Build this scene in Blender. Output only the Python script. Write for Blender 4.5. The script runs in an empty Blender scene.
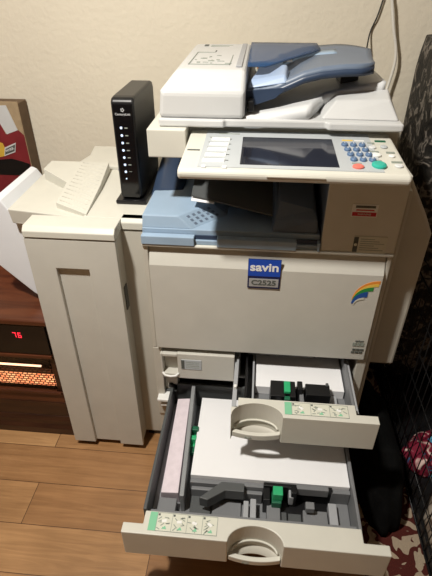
import bpy, math, random
from mathutils import Vector, Matrix
random.seed(7)
PI = math.pi
col = bpy.context.scene.collection
sc = bpy.context.scene

# ------------------------------------------------------------------ materials
def newmat(name):
    m = bpy.data.materials.new(name); m.use_nodes = True
    nt = m.node_tree
    return m, nt, nt.nodes['Principled BSDF']

def plastic(name, c, rough=.45, var=.04, bump=.0, spec=.4, metal=0., scale=14.):
    """procedural plastic: soft mottling of the base colour and a fine grain bump"""
    m, nt, b = newmat(name)
    n = nt.nodes.new('ShaderNodeTexNoise'); n.inputs['Scale'].default_value = scale; n.inputs['Detail'].default_value = 4
    tc = nt.nodes.new('ShaderNodeTexCoord'); nt.links.new(tc.outputs['Object'], n.inputs['Vector'])
    r = nt.nodes.new('ShaderNodeValToRGB')
    r.color_ramp.elements[0].position = .3; r.color_ramp.elements[1].position = .7
    r.color_ramp.elements[0].color = (*[max(0, x * (1 - var)) for x in c], 1)
    r.color_ramp.elements[1].color = (*[min(1, x * (1 + var)) for x in c], 1)
    nt.links.new(n.outputs['Fac'], r.inputs['Fac']); nt.links.new(r.outputs['Color'], b.inputs['Base Color'])
    b.inputs['Roughness'].default_value = rough; b.inputs['Specular IOR Level'].default_value = spec
    b.inputs['Metallic'].default_value = metal
    if bump:
        n2 = nt.nodes.new('ShaderNodeTexNoise'); n2.inputs['Scale'].default_value = 300
        nt.links.new(tc.outputs['Object'], n2.inputs['Vector'])
        bp = nt.nodes.new('ShaderNodeBump'); bp.inputs['Strength'].default_value = bump; bp.inputs['Distance'].default_value = .001
        nt.links.new(n2.outputs['Fac'], bp.inputs['Height']); nt.links.new(bp.outputs['Normal'], b.inputs['Normal'])
    return m

def emis(name, c, s):
    m, nt, b = newmat(name)
    b.inputs['Base Color'].default_value = (*c, 1)
    b.inputs['Emission Color'].default_value = (*c, 1); b.inputs['Emission Strength'].default_value = s
    return m

M = {}
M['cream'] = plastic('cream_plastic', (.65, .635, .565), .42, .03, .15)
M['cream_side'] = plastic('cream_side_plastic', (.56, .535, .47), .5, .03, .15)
M['cover'] = plastic('front_cover_plastic', (.60, .585, .53), .42, .03, .15)
M['feeder'] = plastic('feeder_white_plastic', (.60, .605, .605), .38, .02, .1)
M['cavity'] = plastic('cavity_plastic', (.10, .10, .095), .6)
M['blue'] = plastic('pale_blue_plastic', (.32, .43, .56), .4, .05, .1)
M['bluedark'] = plastic('smoky_blue_plastic', (.035, .055, .10), .35, .05)
M['bluegrey'] = plastic('blue_grey_plastic', (.14, .18, .25), .4, .04, .1)
M['platen'] = plastic('grey_tray_plastic', (.66, .67, .68), .4, .04, .1)
M['darkgrey'] = plastic('dark_grey_plastic', (.085, .09, .092), .5, .06, .2)
M['midgrey'] = plastic('mid_grey_plastic', (.19, .195, .205), .5, .05, .2)
M['divider'] = plastic('divider_grey', (.27, .28, .29), .45)
M['lightgrey'] = plastic('light_grey_plastic', (.38, .39, .41), .45, .04)
M['black'] = plastic('black_plastic', (.008, .008, .009), .35)
M['gloss'] = plastic('gloss_black_plastic', (.004, .004, .005), .12, spec=.5)
M['inset'] = plastic('panel_inset_grey', (.47, .50, .52), .4, .03)
M['screen'] = plastic('screen_glass', (.018, .02, .03), .08, .3, spec=.8, scale=6)
M['fence'] = plastic('fence_light_blue', (.34, .44, .62), .4)
M['key'] = plastic('key_blue', (.10, .17, .30), .35)
M['white'] = plastic('white_plastic', (.84, .84, .82), .4, .02)
M['red'] = plastic('key_red', (.75, .18, .14), .4)
M['teal'] = plastic('key_green', (.03, .42, .32), .4)
M['green'] = plastic('guide_green', (.03, .42, .17), .45)
M['gdark'] = plastic('guide_dark_green', (.01, .12, .06), .5)
M['palegreen'] = plastic('label_green', (.22, .55, .34), .5)
M['label'] = plastic('label_cream', (.66, .66, .56), .5)
M['ink'] = plastic('label_ink', (.10, .11, .10), .6)
M['inkl'] = plastic('label_grey_ink', (.30, .33, .29), .6)
M['paper'] = plastic('white_paper', (.88, .88, .90), .7, .01)
M['bluewhite'] = plastic('cool_white_plastic', (.80, .82, .86), .4, .02)
M['pink'] = plastic('pink_paper', (.74, .65, .70), .7, .06, scale=60)
M['lblue'] = plastic('badge_blue', (.012, .07, .45), .3)
M['navy'] = plastic('badge_navy', (.01, .015, .07), .3)
M['silver'] = plastic('badge_silver', (.42, .43, .44), .35, metal=.2)
M['stred'] = plastic('sticker_red', (.55, .03, .05), .4)
M['stor'] = plastic('sticker_orange', (.85, .30, .05), .4)
M['stye'] = plastic('sticker_yellow', (.85, .58, .10), .4)
M['stgr'] = plastic('sticker_green', (.03, .28, .06), .4)
M['stbl'] = plastic('sticker_blue', (.02, .09, .35), .4)
M['wire'] = plastic('black_wire', (.012, .012, .013), .35, metal=.3)
M['cord'] = plastic('black_cord', (.02, .018, .016), .5)
M['wcord'] = plastic('white_cord', (.80, .77, .70), .5)
M['led'] = emis('led_white', (.62, .76, 1.), .42)
M['digit'] = emis('red_digit', (1., .03, .06), 1.0)
M['tube'] = emis('glowing_tube', (1., .60, .38), 1.8)
M['kraft'] = plastic('kraft_board', (.42, .31, .19), .8, .1, scale=40)
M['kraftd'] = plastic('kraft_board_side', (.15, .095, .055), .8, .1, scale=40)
M['boxred'] = plastic('box_red_print', (.22, .022, .028), .55, .15)
M['boxyellow'] = plastic('box_yellow_print', (.70, .45, .06), .55)
M['steel'] = plastic('steel', (.5, .5, .5), .3, metal=.9)

def wood_mat(name, c1, c2, rough=.3):
    m, nt, b = newmat(name)
    tc = nt.nodes.new('ShaderNodeTexCoord'); mp = nt.nodes.new('ShaderNodeMapping'); mp.inputs['Scale'].default_value = (2, 14, 22)
    n = nt.nodes.new('ShaderNodeTexNoise'); n.inputs['Scale'].default_value = 2.2; n.inputs['Detail'].default_value = 8; n.inputs['Distortion'].default_value = .6
    nt.links.new(tc.outputs['Object'], mp.inputs['Vector']); nt.links.new(mp.outputs['Vector'], n.inputs['Vector'])
    r = nt.nodes.new('ShaderNodeValToRGB'); r.color_ramp.elements[0].color = (*c1, 1); r.color_ramp.elements[1].color = (*c2, 1)
    r.color_ramp.elements[0].position = .35; r.color_ramp.elements[1].position = .68
    nt.links.new(n.outputs['Fac'], r.inputs['Fac']); nt.links.new(r.outputs['Color'], b.inputs['Base Color'])
    b.inputs['Roughness'].default_value = rough
    return m
M['cherry'] = wood_mat('cherry_wood', (.07, .020, .009), (.14, .042, .017), .28)
M['darkwood'] = wood_mat('dark_wood', (.03, .011, .006), (.06, .022, .010), .3)

def floor_mat():
    m, nt, b = newmat('laminate_planks')
    N = nt.nodes.new; L = nt.links.new
    tc = N('ShaderNodeTexCoord'); mp = N('ShaderNodeMapping'); mp.inputs['Location'].default_value = (.36, .11, 0)
    L(tc.outputs['Object'], mp.inputs['Vector'])
    br = N('ShaderNodeTexBrick'); br.inputs['Scale'].default_value = 1.
    br.inputs['Brick Width'].default_value = 1.15; br.inputs['Row Height'].default_value = .143
    br.inputs['Mortar Size'].default_value = .0013; br.inputs['Mortar Smooth'].default_value = .3
    br.inputs['Bias'].default_value = 0; br.offset = .37; br.offset_frequency = 2
    br.inputs['Color1'].default_value = (0, 0, 0, 1); br.inputs['Color2'].default_value = (1, 1, 1, 1); br.inputs['Mortar'].default_value = (.0, .0, .0, 1)
    L(mp.outputs['Vector'], br.inputs['Vector'])
    r = N('ShaderNodeValToRGB'); e = r.color_ramp.elements
    e[0].color = (.34, .18, .078, 1); e[1].color = (.54, .32, .15, 1)
    L(br.outputs['Color'], r.inputs['Fac'])
    m2 = N('ShaderNodeMapping'); m2.inputs['Scale'].default_value = (2.2, 34, 1)
    L(tc.outputs['Object'], m2.inputs['Vector'])
    ad = N('ShaderNodeVectorMath'); ad.operation = 'ADD'
    sc_ = N('ShaderNodeVectorMath'); sc_.operation = 'SCALE'; sc_.inputs['Scale'].default_value = 9
    L(br.outputs['Color'], sc_.inputs[0]); L(m2.outputs['Vector'], ad.inputs[0]); L(sc_.outputs['Vector'], ad.inputs[1])
    n = N('ShaderNodeTexNoise'); n.inputs['Scale'].default_value = 1.6; n.inputs['Detail'].default_value = 9; n.inputs['Roughness'].default_value = .65; n.inputs['Distortion'].default_value = .8
    L(ad.outputs['Vector'], n.inputs['Vector'])
    r2 = N('ShaderNodeValToRGB'); r2.color_ramp.elements[0].position = .3; r2.color_ramp.elements[1].position = .72
    r2.color_ramp.elements[0].color = (.70, .65, .60, 1); r2.color_ramp.elements[1].color = (1.10, 1.08, 1.05, 1)
    L(n.outputs['Fac'], r2.inputs['Fac'])
    mx = N('ShaderNodeMix'); mx.data_type = 'RGBA'; mx.blend_type = 'MULTIPLY'; mx.inputs['Factor'].default_value = 1
    L(r.outputs['Color'], mx.inputs['A']); L(r2.outputs['Color'], mx.inputs['B'])
    n3 = N('ShaderNodeTexNoise'); n3.inputs['Scale'].default_value = 3.5; n3.inputs['Detail'].default_value = 3
    L(tc.outputs['Object'], n3.inputs['Vector'])
    r3 = N('ShaderNodeValToRGB'); r3.color_ramp.elements[0].color = (.8, .76, .72, 1); r3.color_ramp.elements[1].color = (1.12, 1.1, 1.1, 1)
    r3.color_ramp.elements[0].position = .35; r3.color_ramp.elements[1].position = .65
    L(n3.outputs['Fac'], r3.inputs['Fac'])
    mz = N('ShaderNodeMix'); mz.data_type = 'RGBA'; mz.blend_type = 'MULTIPLY'; mz.inputs['Factor'].default_value = 1
    L(mx.outputs['Result'], mz.inputs['A']); L(r3.outputs['Color'], mz.inputs['B'])
    my = N('ShaderNodeMix'); my.data_type = 'RGBA'; my.inputs['B'].default_value = (.09, .04, .018, 1)
    L(br.outputs['Fac'], my.inputs['Factor']); L(mz.outputs['Result'], my.inputs['A'])
    L(my.outputs['Result'], b.inputs['Base Color'])
    b.inputs['Roughness'].default_value = .38
    bp = N('ShaderNodeBump'); bp.inputs['Strength'].default_value = .25; bp.inputs['Distance'].default_value = .002
    L(n.outputs['Fac'], bp.inputs['Height']); L(bp.outputs['Normal'], b.inputs['Normal'])
    return m
M['floor'] = floor_mat()

def wall_mat(name, c):
    m, nt, b = newmat(name); N = nt.nodes.new; L = nt.links.new
    tc = N('ShaderNodeTexCoord')
    n = N('ShaderNodeTexNoise'); n.inputs['Scale'].default_value = 55; n.inputs['Detail'].default_value = 3
    L(tc.outputs['Object'], n.inputs['Vector'])
    n2 = N('ShaderNodeTexNoise'); n2.inputs['Scale'].default_value = 5; L(tc.outputs['Object'], n2.inputs['Vector'])
    r = N('ShaderNodeValToRGB'); r.color_ramp.elements[0].color = (*[x * .95 for x in c], 1); r.color_ramp.elements[1].color = (*[x * 1.04 for x in c], 1)
    L(n2.outputs['Fac'], r.inputs['Fac']); L(r.outputs['Color'], b.inputs['Base Color'])
    bp = N('ShaderNodeBump'); bp.inputs['Strength'].default_value = .5; bp.inputs['Distance'].default_value = .004
    L(n.outputs['Fac'], bp.inputs['Height']); L(bp.outputs['Normal'], b.inputs['Normal'])
    b.inputs['Roughness'].default_value = .75
    return m
M['wall'] = wall_mat('textured_wall_paint', (.80, .73, .60))
M['ceil'] = wall_mat('ceiling_paint', (.80, .81, .80))

def rug_mat():
    m, nt, b = newmat('giraffe_print_rug'); N = nt.nodes.new; L = nt.links.new
    tc = N('ShaderNodeTexCoord')
    nz = N('ShaderNodeTexNoise'); nz.inputs['Scale'].default_value = 9; L(tc.outputs['Object'], nz.inputs['Vector'])
    mx = N('ShaderNodeMix'); mx.data_type = 'RGBA'; mx.blend_type = 'ADD'; mx.inputs['Factor'].default_value = .12
    L(tc.outputs['Object'], mx.inputs['A']); L(nz.outputs['Color'], mx.inputs['B'])
    v = N('ShaderNodeTexNoise'); v.inputs['Scale'].default_value = 19; v.inputs['Detail'].default_value = 0; v.inputs['Distortion'].default_value = 1.6
    L(mx.outputs['Result'], v.inputs['Vector'])
    r = N('ShaderNodeValToRGB'); e = r.color_ramp.elements
    e[0].position = .545; e[0].color = (.085, .020, .016, 1); e[1].position = .56; e[1].color = (.42, .33, .24, 1)
    L(v.outputs['Fac'], r.inputs['Fac']); L(r.outputs['Color'], b.inputs['Base Color'])
    f = N('ShaderNodeTexNoise'); f.inputs['Scale'].default_value = 400; L(tc.outputs['Object'], f.inputs['Vector'])
    bp = N('ShaderNodeBump'); bp.inputs['Strength'].default_value = .8; bp.inputs['Distance'].default_value = .004
    L(f.outputs['Fac'], bp.inputs['Height']); L(bp.outputs['Normal'], b.inputs['Normal'])
    b.inputs['Roughness'].default_value = .95; b.inputs['Specular IOR Level'].default_value = .1
    return m
M['rug'] = rug_mat()

def blotch(name, stops, scale, rough=.7, dist=1.2, bump=.6, detail=3, spec=.3):
    m, nt, b = newmat(name); N = nt.nodes.new; L = nt.links.new
    tc = N('ShaderNodeTexCoord')
    v = N('ShaderNodeTexNoise'); v.inputs['Scale'].default_value = scale; v.inputs['Detail'].default_value = detail; v.inputs['Distortion'].default_value = dist
    L(tc.outputs['Object'], v.inputs['Vector'])
    r = N('ShaderNodeValToRGB'); e = r.color_ramp.elements
    while len(e) < len(stops): e.new(.5)
    for k, (p, c) in enumerate(stops): e[k].position = p; e[k].color = (*c, 1)
    L(v.outputs['Fac'], r.inputs['Fac']); L(r.outputs['Color'], b.inputs['Base Color'])
    bp = N('ShaderNodeBump'); bp.inputs['Strength'].default_value = bump; bp.inputs['Distance'].default_value = .01
    L(v.outputs['Fac'], bp.inputs['Height']); L(bp.outputs['Normal'], b.inputs['Normal'])
    b.inputs['Roughness'].default_value = rough; b.inputs['Specular IOR Level'].default_value = spec
    return m
M['plush'] = blotch('black_crushed_plush', [(.3, (.004, .004, .004)), (.52, (.022, .019, .016)), (.60, (.20, .175, .15)), (.70, (.03, .026, .022))], 26, .6, 1.0, .8)
M['blackcloth'] = blotch('black_cloth', [(.3, (.002, .002, .002)), (.7, (.006, .006, .006))], 9, 1., spec=.08)
M['printcloth'] = blotch('red_print_cloth', [(.32, (.09, .34, .50)), (.38, (.02, .05, .12)), (.43, (.13, .006, .02)), (.60, (.22, .010, .035)), (.66, (.75, .55, .5))], 26, .8, .8, .4, 1)
M['browncloth'] = blotch('brown_cloth', [(.35, (.10, .06, .045)), (.5, (.24, .18, .13)), (.6, (.36, .30, .24))], 22, .9, .5, .6)

def grille_mat():
    """glowing perforated reflector behind the heater tube: bricks of orange light"""
    m, nt, b = newmat('heater_glow_mesh'); N = nt.nodes.new; L = nt.links.new
    tc = N('ShaderNodeTexCoord'); sp = N('ShaderNodeSeparateXYZ'); cb = N('ShaderNodeCombineXYZ')
    L(tc.outputs['Object'], sp.inputs['Vector']); L(sp.outputs['X'], cb.inputs['X']); L(sp.outputs['Z'], cb.inputs['Y'])
    br = N('ShaderNodeTexBrick'); br.inputs['Scale'].default_value = 1; br.inputs['Brick Width'].default_value = .0175; br.inputs['Row Height'].default_value = .0112
    br.inputs['Mortar Size'].default_value = .0032; br.inputs['Mortar Smooth'].default_value = .5
    br.inputs['Color1'].default_value = (1, .45, .20, 1); br.inputs['Color2'].default_value = (1, .25, .10, 1); br.inputs['Mortar'].default_value = (.02, .004, .002, 1)
    L(cb.outputs['Vector'], br.inputs['Vector'])
    L(br.outputs['Color'], b.inputs['Emission Color']); b.inputs['Emission Strength'].default_value = 1.5
    b.inputs['Base Color'].default_value = (.1, .04, .02, 1); b.inputs['Roughness'].default_value = .5
    return m
M['glow'] = grille_mat()
def glass_mat(name, c, alpha_rough=.05):
    m, nt, b = newmat(name)
    b.inputs['Base Color'].default_value = (*c, 1); b.inputs['Transmission Weight'].default_value = 1.
    b.inputs['Roughness'].default_value = alpha_rough; b.inputs['IOR'].default_value = 1.2
    return m
def clear_mat(name, c, alpha, rough):
    m, nt, b = newmat(name); b.inputs['Base Color'].default_value = (*c, 1); b.inputs['Alpha'].default_value = alpha; b.inputs['Roughness'].default_value = rough; b.inputs['Specular IOR Level'].default_value = .15
    return m
M['smoke'] = clear_mat('smoky_blue_clear_plastic', (.02, .075, .20), .62, .35)
M['pane'] = glass_mat('heater_glass', (.95, .93, .9), .02)
M['flap'] = glass_mat('smoky_grey_flap_plastic', (.18, .20, .24), .2)

# ------------------------------------------------------------------ mesh builder
def origin_of(o):
    v = Vector((0, 0, 0))
    while o: v += o.location; o = o.parent
    return v

class MB:
    def __init__(s): s.v = []; s.f = []; s.m = []; s.mats = []; s.sm = []
    def mi(s, mat):
        if mat not in s.mats: s.mats.append(mat)
        return s.mats.index(mat)
    def add(s, vs, fs, mat, smooth=False):
        o = len(s.v); s.v += [tuple(p) for p in vs]; i = s.mi(mat)
        for f in fs: s.f.append([o + k for k in f]); s.m.append(i); s.sm.append(smooth)
        return s
    def box(s, x0, x1, y0, y1, z0, z1, mat, rz=0, rx=0, ry=0):
        c = Vector(((x0 + x1) / 2, (y0 + y1) / 2, (z0 + z1) / 2))
        R = Matrix.Rotation(rz, 3, 'Z') @ Matrix.Rotation(ry, 3, 'Y') @ Matrix.Rotation(rx, 3, 'X')
        vs = [c + R @ (Vector((x, y, z)) - c) for x in (x0, x1) for y in (y0, y1) for z in (z0, z1)]
        return s.add(vs, [(0, 1, 3, 2), (4, 6, 7, 5), (0, 4, 5, 1), (2, 3, 7, 6), (0, 2, 6, 4), (1, 5, 7, 3)], mat)
    def prism(s, poly, axis, a, b, mat, smooth=False):
        """poly extruded along axis; poly coordinates are the two other axes in order"""
        def P(p, t):
            if axis == 'x': return (t, p[0], p[1])
            if axis == 'y': return (p[0], t, p[1])
            return (p[0], p[1], t)
        n = len(poly); area = sum(poly[i][0] * poly[(i + 1) % n][1] - poly[(i + 1) % n][0] * poly[i][1] for i in range(n))
        if area < 0: poly = poly[::-1]
        vs = [P(p, a) for p in poly] + [P(p, b) for p in poly]
        flip = (axis == 'y') != (b < a)
        fs = []
        fs.append(list(range(n))[::-1]); fs.append(list(range(n, 2 * n)))
        for i in range(n): j = (i + 1) % n; fs.append((i, j, n + j, n + i))
        if flip: fs = [tuple(reversed(f)) for f in fs]
        return s.add(vs, fs, mat, smooth)
    def hexa(s, b4, t4, mat):
        return s.add(list(b4) + list(t4), [(3, 2, 1, 0), (4, 5, 6, 7), (0, 1, 5, 4), (1, 2, 6, 5), (2, 3, 7, 6), (3, 0, 4, 7)], mat)
    def tube(s, pts, r, mat, n=8, closed=False):
        pts = [Vector(p) for p in pts]; N = len(pts); vs = []; up = None
        for i, p in enumerate(pts):
            a = pts[(i - 1) % N] if (i or closed) else p; b = pts[(i + 1) % N] if (i < N - 1 or closed) else p
            d = (b - a).normalized()
            if up is None: up = Vector((0, 0, 1)) if abs(d.z) < .9 else Vector((1, 0, 0))
            u = d.cross(up).normalized(); w = u.cross(d).normalized(); up = w
            vs += [p + (u * math.cos(2 * PI * k / n) + w * math.sin(2 * PI * k / n)) * r for k in range(n)]
        fs = []
        for i in range(N if closed else N - 1):
            for k in range(n):
                a = i * n + k; b = i * n + (k + 1) % n; c = ((i + 1) % N) * n + (k + 1) % n; d = ((i + 1) % N) * n + k
                fs.append((a, b, c, d))
        if not closed: fs += [tuple(range(n))[::-1], tuple(range((N - 1) * n, N * n))]
        return s.add(vs, fs, mat, True)
    def disc(s, c, rx, ry, h, mat, n=20, tilt=0, dome=.7):
        """a low button; axis z tilted about x"""
        R = Matrix.Rotation(tilt, 3, 'X'); c = Vector(c); vs = []
        for q, (k, z) in enumerate(((1, 0), (1, h * .6), (dome, h))):
            vs += [c + R @ Vector((rx * k * math.cos(2 * PI * i / n), ry * k * math.sin(2 * PI * i / n), z)) for i in range(n)]
        fs = [tuple(range(n))[::-1], tuple(range(2 * n, 3 * n))]
        for q in range(2):
            for i in range(n): j = (i + 1) % n; fs.append((q * n + i, q * n + j, (q + 1) * n + j, (q + 1) * n + i))
        return s.add(vs, fs, mat)
    def grid(s, fn, nu, nv, mat, thick=0, smooth=True):
        """surface fn(u,v)->point, given thickness downwards"""
        top = [Vector(fn(i / nu, j / nv)) for i in range(nu + 1) for j in range(nv + 1)]
        vs = list(top); K = len(top); W = nv + 1
        fs = [(i * W + j, (i + 1) * W + j, (i + 1) * W + j + 1, i * W + j + 1) for i in range(nu) for j in range(nv)]
        if thick:
            vs += [p - Vector((0, 0, thick)) for p in top]
            fs += [tuple(K + k for k in f[::-1]) for f in list(fs)]
            ring = [j for j in range(W)] + [i * W + nv for i in range(1, nu + 1)] + [nu * W + j for j in range(nv - 1, -1, -1)] + [i * W for i in range(nu - 1, 0, -1)]
            for a, b in zip(ring, ring[1:] + ring[:1]): fs.append((a, b, K + b, K + a))
        return s.add(vs, fs, mat, smooth)
    def build(s, name, parent=None, bevel=0, seg=2, label=None, subsurf=0):
        me = bpy.data.meshes.new(name)
        o = bpy.data.objects.new(name, me)
        if parent: org = origin_of(parent)
        else:
            xs, ys, zs = zip(*s.v); org = Vector(((min(xs) + max(xs)) / 2, (min(ys) + max(ys)) / 2, min(zs)))
            o.location = org
        me.from_pydata([tuple(Vector(p) - org) for p in s.v], [], s.f)
        for m_ in s.mats: me.materials.append(M[m_])
        for p, i, sm in zip(me.polygons, s.m, s.sm): p.material_index = i; p.use_smooth = sm
        me.update()
        import bmesh
        bm = bmesh.new(); bm.from_mesh(me); bmesh.ops.recalc_face_normals(bm, faces=bm.faces); bm.to_mesh(me); bm.free()
        col.objects.link(o)
        if parent: o.parent = parent
        if bevel:
            b = o.modifiers.new('bevel', 'BEVEL'); b.width = bevel; b.segments = seg; b.limit_method = 'ANGLE'; b.angle_limit = math.radians(35)
            b.use_clamp_overlap = True; b.harden_normals = False
        if subsurf:
            q = o.modifiers.new('sub', 'SUBSURF'); q.levels = q.render_levels = subsurf
        if label: o['label'] = label
        return o

def tag(o, label, cat, group=None, kind=None):
    o['label'] = label; o['category'] = cat
    if group: o['group'] = group
    if kind: o['kind'] = kind
    return o
def thing(name, loc, label, cat, group=None):
    o = bpy.data.objects.new(name, None); o.location = loc; o.empty_display_size = .05; col.objects.link(o)
    return tag(o, label, cat, group)

def text(name, s, size, mat, parent, loc, rot=(PI / 2, 0, 0), bold=0., align='CENTER', sx=1., ext=.0004, shear=0.):
    cu = bpy.data.curves.new(name, 'FONT'); cu.body = s; cu.size = size; cu.extrude = ext; cu.offset = bold; cu.align_x = align; cu.align_y = 'CENTER'; cu.shear = shear
    t = bpy.data.objects.new(name + '_tmp', cu); col.objects.link(t)
    bpy.context.view_layer.update()
    me = bpy.data.meshes.new_from_object(t.evaluated_get(bpy.context.evaluated_depsgraph_get()))
    bpy.data.objects.remove(t); bpy.data.curves.remove(cu)
    me.transform(Matrix.Diagonal((sx, 1, 1, 1)))
    org = origin_of(parent)
    from mathutils import Euler
    me.transform(Matrix.Translation(Vector(loc) - org) @ Euler(rot).to_matrix().to_4x4())
    me.materials.clear(); me.materials.append(M[mat])
    for p in me.polygons: p.material_index = 0
    o = bpy.data.objects.new(name, me); col.objects.link(o); o.parent = parent
    return o

def arc(cx, cy, rx, ry, a0, a1, n=16):
    return [(cx + rx * math.cos(math.radians(a0 + (a1 - a0) * i / n)), cy + ry * math.sin(math.radians(a0 + (a1 - a0) * i / n))) for i in range(n + 1)]

# ------------------------------------------------------------------ setting
XL, XR, YB, YN, ZC = -3.2, 3.4, 1.85, -3.6, 2.5
def struct(mb, name):
    o = mb.build(name); o['kind'] = 'structure'; return o
struct(MB().box(XL - .1, XR + .1, YN - .1, YB + .1, -.06, 0, 'floor'), 'floor')
struct(MB().box(XL - .1, XR + .1, YB, YB + .1, 0, ZC, 'wall'), 'wall_back')
struct(MB().box(XL - .1, XL, YN, YB, 0, ZC, 'wall'), 'wall_left')
struct(MB().box(XR, XR + .1, YN, YB, 0, ZC, 'wall'), 'wall_right')
struct(MB().box(XL - .1, XR + .1, YN - .1, YN, 0, ZC, 'wall'), 'wall_front')
struct(MB().box(XL - .1, XR + .1, YN - .1, YB + .1, ZC, ZC + .06, 'ceil'), 'ceiling')
struct(MB().prism([(YB, 0), (YB - .014, 0), (YB - .014, .08), (YB - .006, .095), (YB, .095)], 'x', XL, XR, 'white'), 'baseboard_back')

# ------------------------------------------------------------------ photocopier
cp = thing('photocopier', (0.03, 1.36, 0), 'large cream office photocopier with blue output tray and two opened paper drawers', 'photocopier')
YF = 1.035
b = MB()
# lower chassis with open drawer bays
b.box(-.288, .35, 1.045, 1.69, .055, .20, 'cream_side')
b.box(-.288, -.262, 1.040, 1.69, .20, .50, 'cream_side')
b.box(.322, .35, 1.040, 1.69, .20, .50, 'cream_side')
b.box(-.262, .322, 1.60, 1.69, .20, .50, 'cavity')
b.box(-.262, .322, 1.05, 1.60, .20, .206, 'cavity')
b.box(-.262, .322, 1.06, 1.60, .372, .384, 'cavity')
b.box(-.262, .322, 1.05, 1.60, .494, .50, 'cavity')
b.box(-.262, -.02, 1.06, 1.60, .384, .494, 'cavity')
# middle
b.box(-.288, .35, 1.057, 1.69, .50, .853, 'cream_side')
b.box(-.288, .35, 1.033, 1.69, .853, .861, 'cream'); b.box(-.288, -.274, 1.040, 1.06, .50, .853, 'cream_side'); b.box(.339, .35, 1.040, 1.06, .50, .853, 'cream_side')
# right column, rear post and deck for the scanner
b.box(.168, .35, 1.037, 1.69, .861, 1.064, 'cream')
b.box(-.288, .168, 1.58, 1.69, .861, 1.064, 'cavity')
b.build('body', cp, .004)
MB().box(.1675, .169, 1.04, 1.58, .863, 1.062, 'bluegrey').build('bay_lining', cp)
b = MB()
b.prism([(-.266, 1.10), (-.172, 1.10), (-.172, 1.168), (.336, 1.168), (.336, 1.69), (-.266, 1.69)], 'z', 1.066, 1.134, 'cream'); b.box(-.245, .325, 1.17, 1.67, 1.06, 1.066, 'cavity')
b.build('scanner_unit', cp, .006)
# feet and little slide ledges
for x, y in ((-.25, 1.09), (.31, 1.09), (-.25, 1.64), (.31, 1.64)): MB().box(x - .03, x + .03, y - .03, y + .03, 0.0, .055, 'black').build('foot', cp, .004)
MB().box(-.284, -.238, 1.015, 1.06, .286, .298, 'white').build('slide_ledge', cp, .003); MB().box(-.276, -.242, 1.022, 1.06, .258, .268, 'white').build('slide_ledge', cp, .003)
b = MB(); b.box(-.262, -.222, 1.06, 1.10, .30, .372, 'cream_side'); b.box(-.25, -.236, 1.05, 1.07, .318, .33, 'black'); b.box(-.262, -.225, 1.05, 1.06, .300, .306, 'darkgrey')
b.build('bay_bracket', cp, .002)
# right hand side door with the sloping top
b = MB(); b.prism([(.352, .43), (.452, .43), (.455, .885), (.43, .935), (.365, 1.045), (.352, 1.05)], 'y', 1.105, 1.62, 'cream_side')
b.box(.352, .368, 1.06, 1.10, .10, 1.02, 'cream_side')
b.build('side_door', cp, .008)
# front cover
b = MB(); b.prism([(1.056, .508), (1.031, .508), (1.030, .800), (1.052, .850), (1.056, .850)], 'x', -.272, .337, 'cover')
fc = b.build('front_cover', cp, .003)
# finger recess under the cover
MB().prism([(.0, .500), (.03, .507), (.10, .512), (.17, .507), (.20, .500)], 'y', 1.036, 1.05, 'cavity').build('cover_grip', cp)
# brand badge (tilts with the bevelled band, so it sits on a thin carrier plate)
b = MB(); b.box(-.010, .075, 1.0265, 1.0295, .745, .835, 'navy')
bd = b.build('brand_badge', fc, .001, label='blue and silver brand badge')
MB().box(-.009, .074, 1.0255, 1.0268, .784, .834, 'lblue').build('badge_field', cp)
MB().box(-.006, .071, 1.0255, 1.0268, .751, .776, 'silver').build('badge_plate', cp)
text('lettering', 'savin', .034, 'white', cp, (.0325, 1.0252, .811), bold=.0009, sx=1.12)
text('lettering', 'C2525', .021, 'ink', cp, (.0325, 1.0252, .7635), bold=.0007, sx=1.15)
# rainbow swoosh sticker, drawn with four arcs
b = MB()
def swoosh(x0, z0, w, h, t0, mat, y):
    out = [(x0 + w * (1 - math.cos(PI / 2 * k / 12)) , z0 + h * math.sin(PI / 2 * k / 12)) for k in range(13)]
    inn = [(x0 + t0 * .45 + (w - t0 * .45) * (1 - math.cos(PI / 2 * k / 12)), z0 + (h - t0) * math.sin(PI / 2 * k / 12)) for k in range(12, -1, -1)]
    b.prism(out + inn, 'y', y, y + .0008, mat)
swoosh(.268, .722, .064, .062, .010, 'stor', 1.0295); swoosh(.270, .719, .060, .056, .009, 'stye', 1.0293)
swoosh(.269, .717, .049, .047, .012, 'stgr', 1.0291); swoosh(.268, .710, .038, .038, .016, 'stbl', 1.0289); swoosh(.273, .706, .026, .024, .006, 'label', 1.0287)
b.build('rainbow_sticker', fc)
text('lettering', 'colour', .009, 'ink', cp, (.313, 1.0295, .580), bold=.0002)
b = MB()
for k in range(3):
    b.box(.296 + .011 * k, .305 + .011 * k, 1.0292, 1.0302, .561, .574, 'inkl')
    b.box(.296 + .011 * k, .305 + .011 * k, 1.0290, 1.0302, .535, .541, 'ink'); b.box(.298 + .011 * k, .307 + .011 * k, 1.0290, 1.0302, .545, .551, 'ink')
b.build('rating_label', fc)
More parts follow.
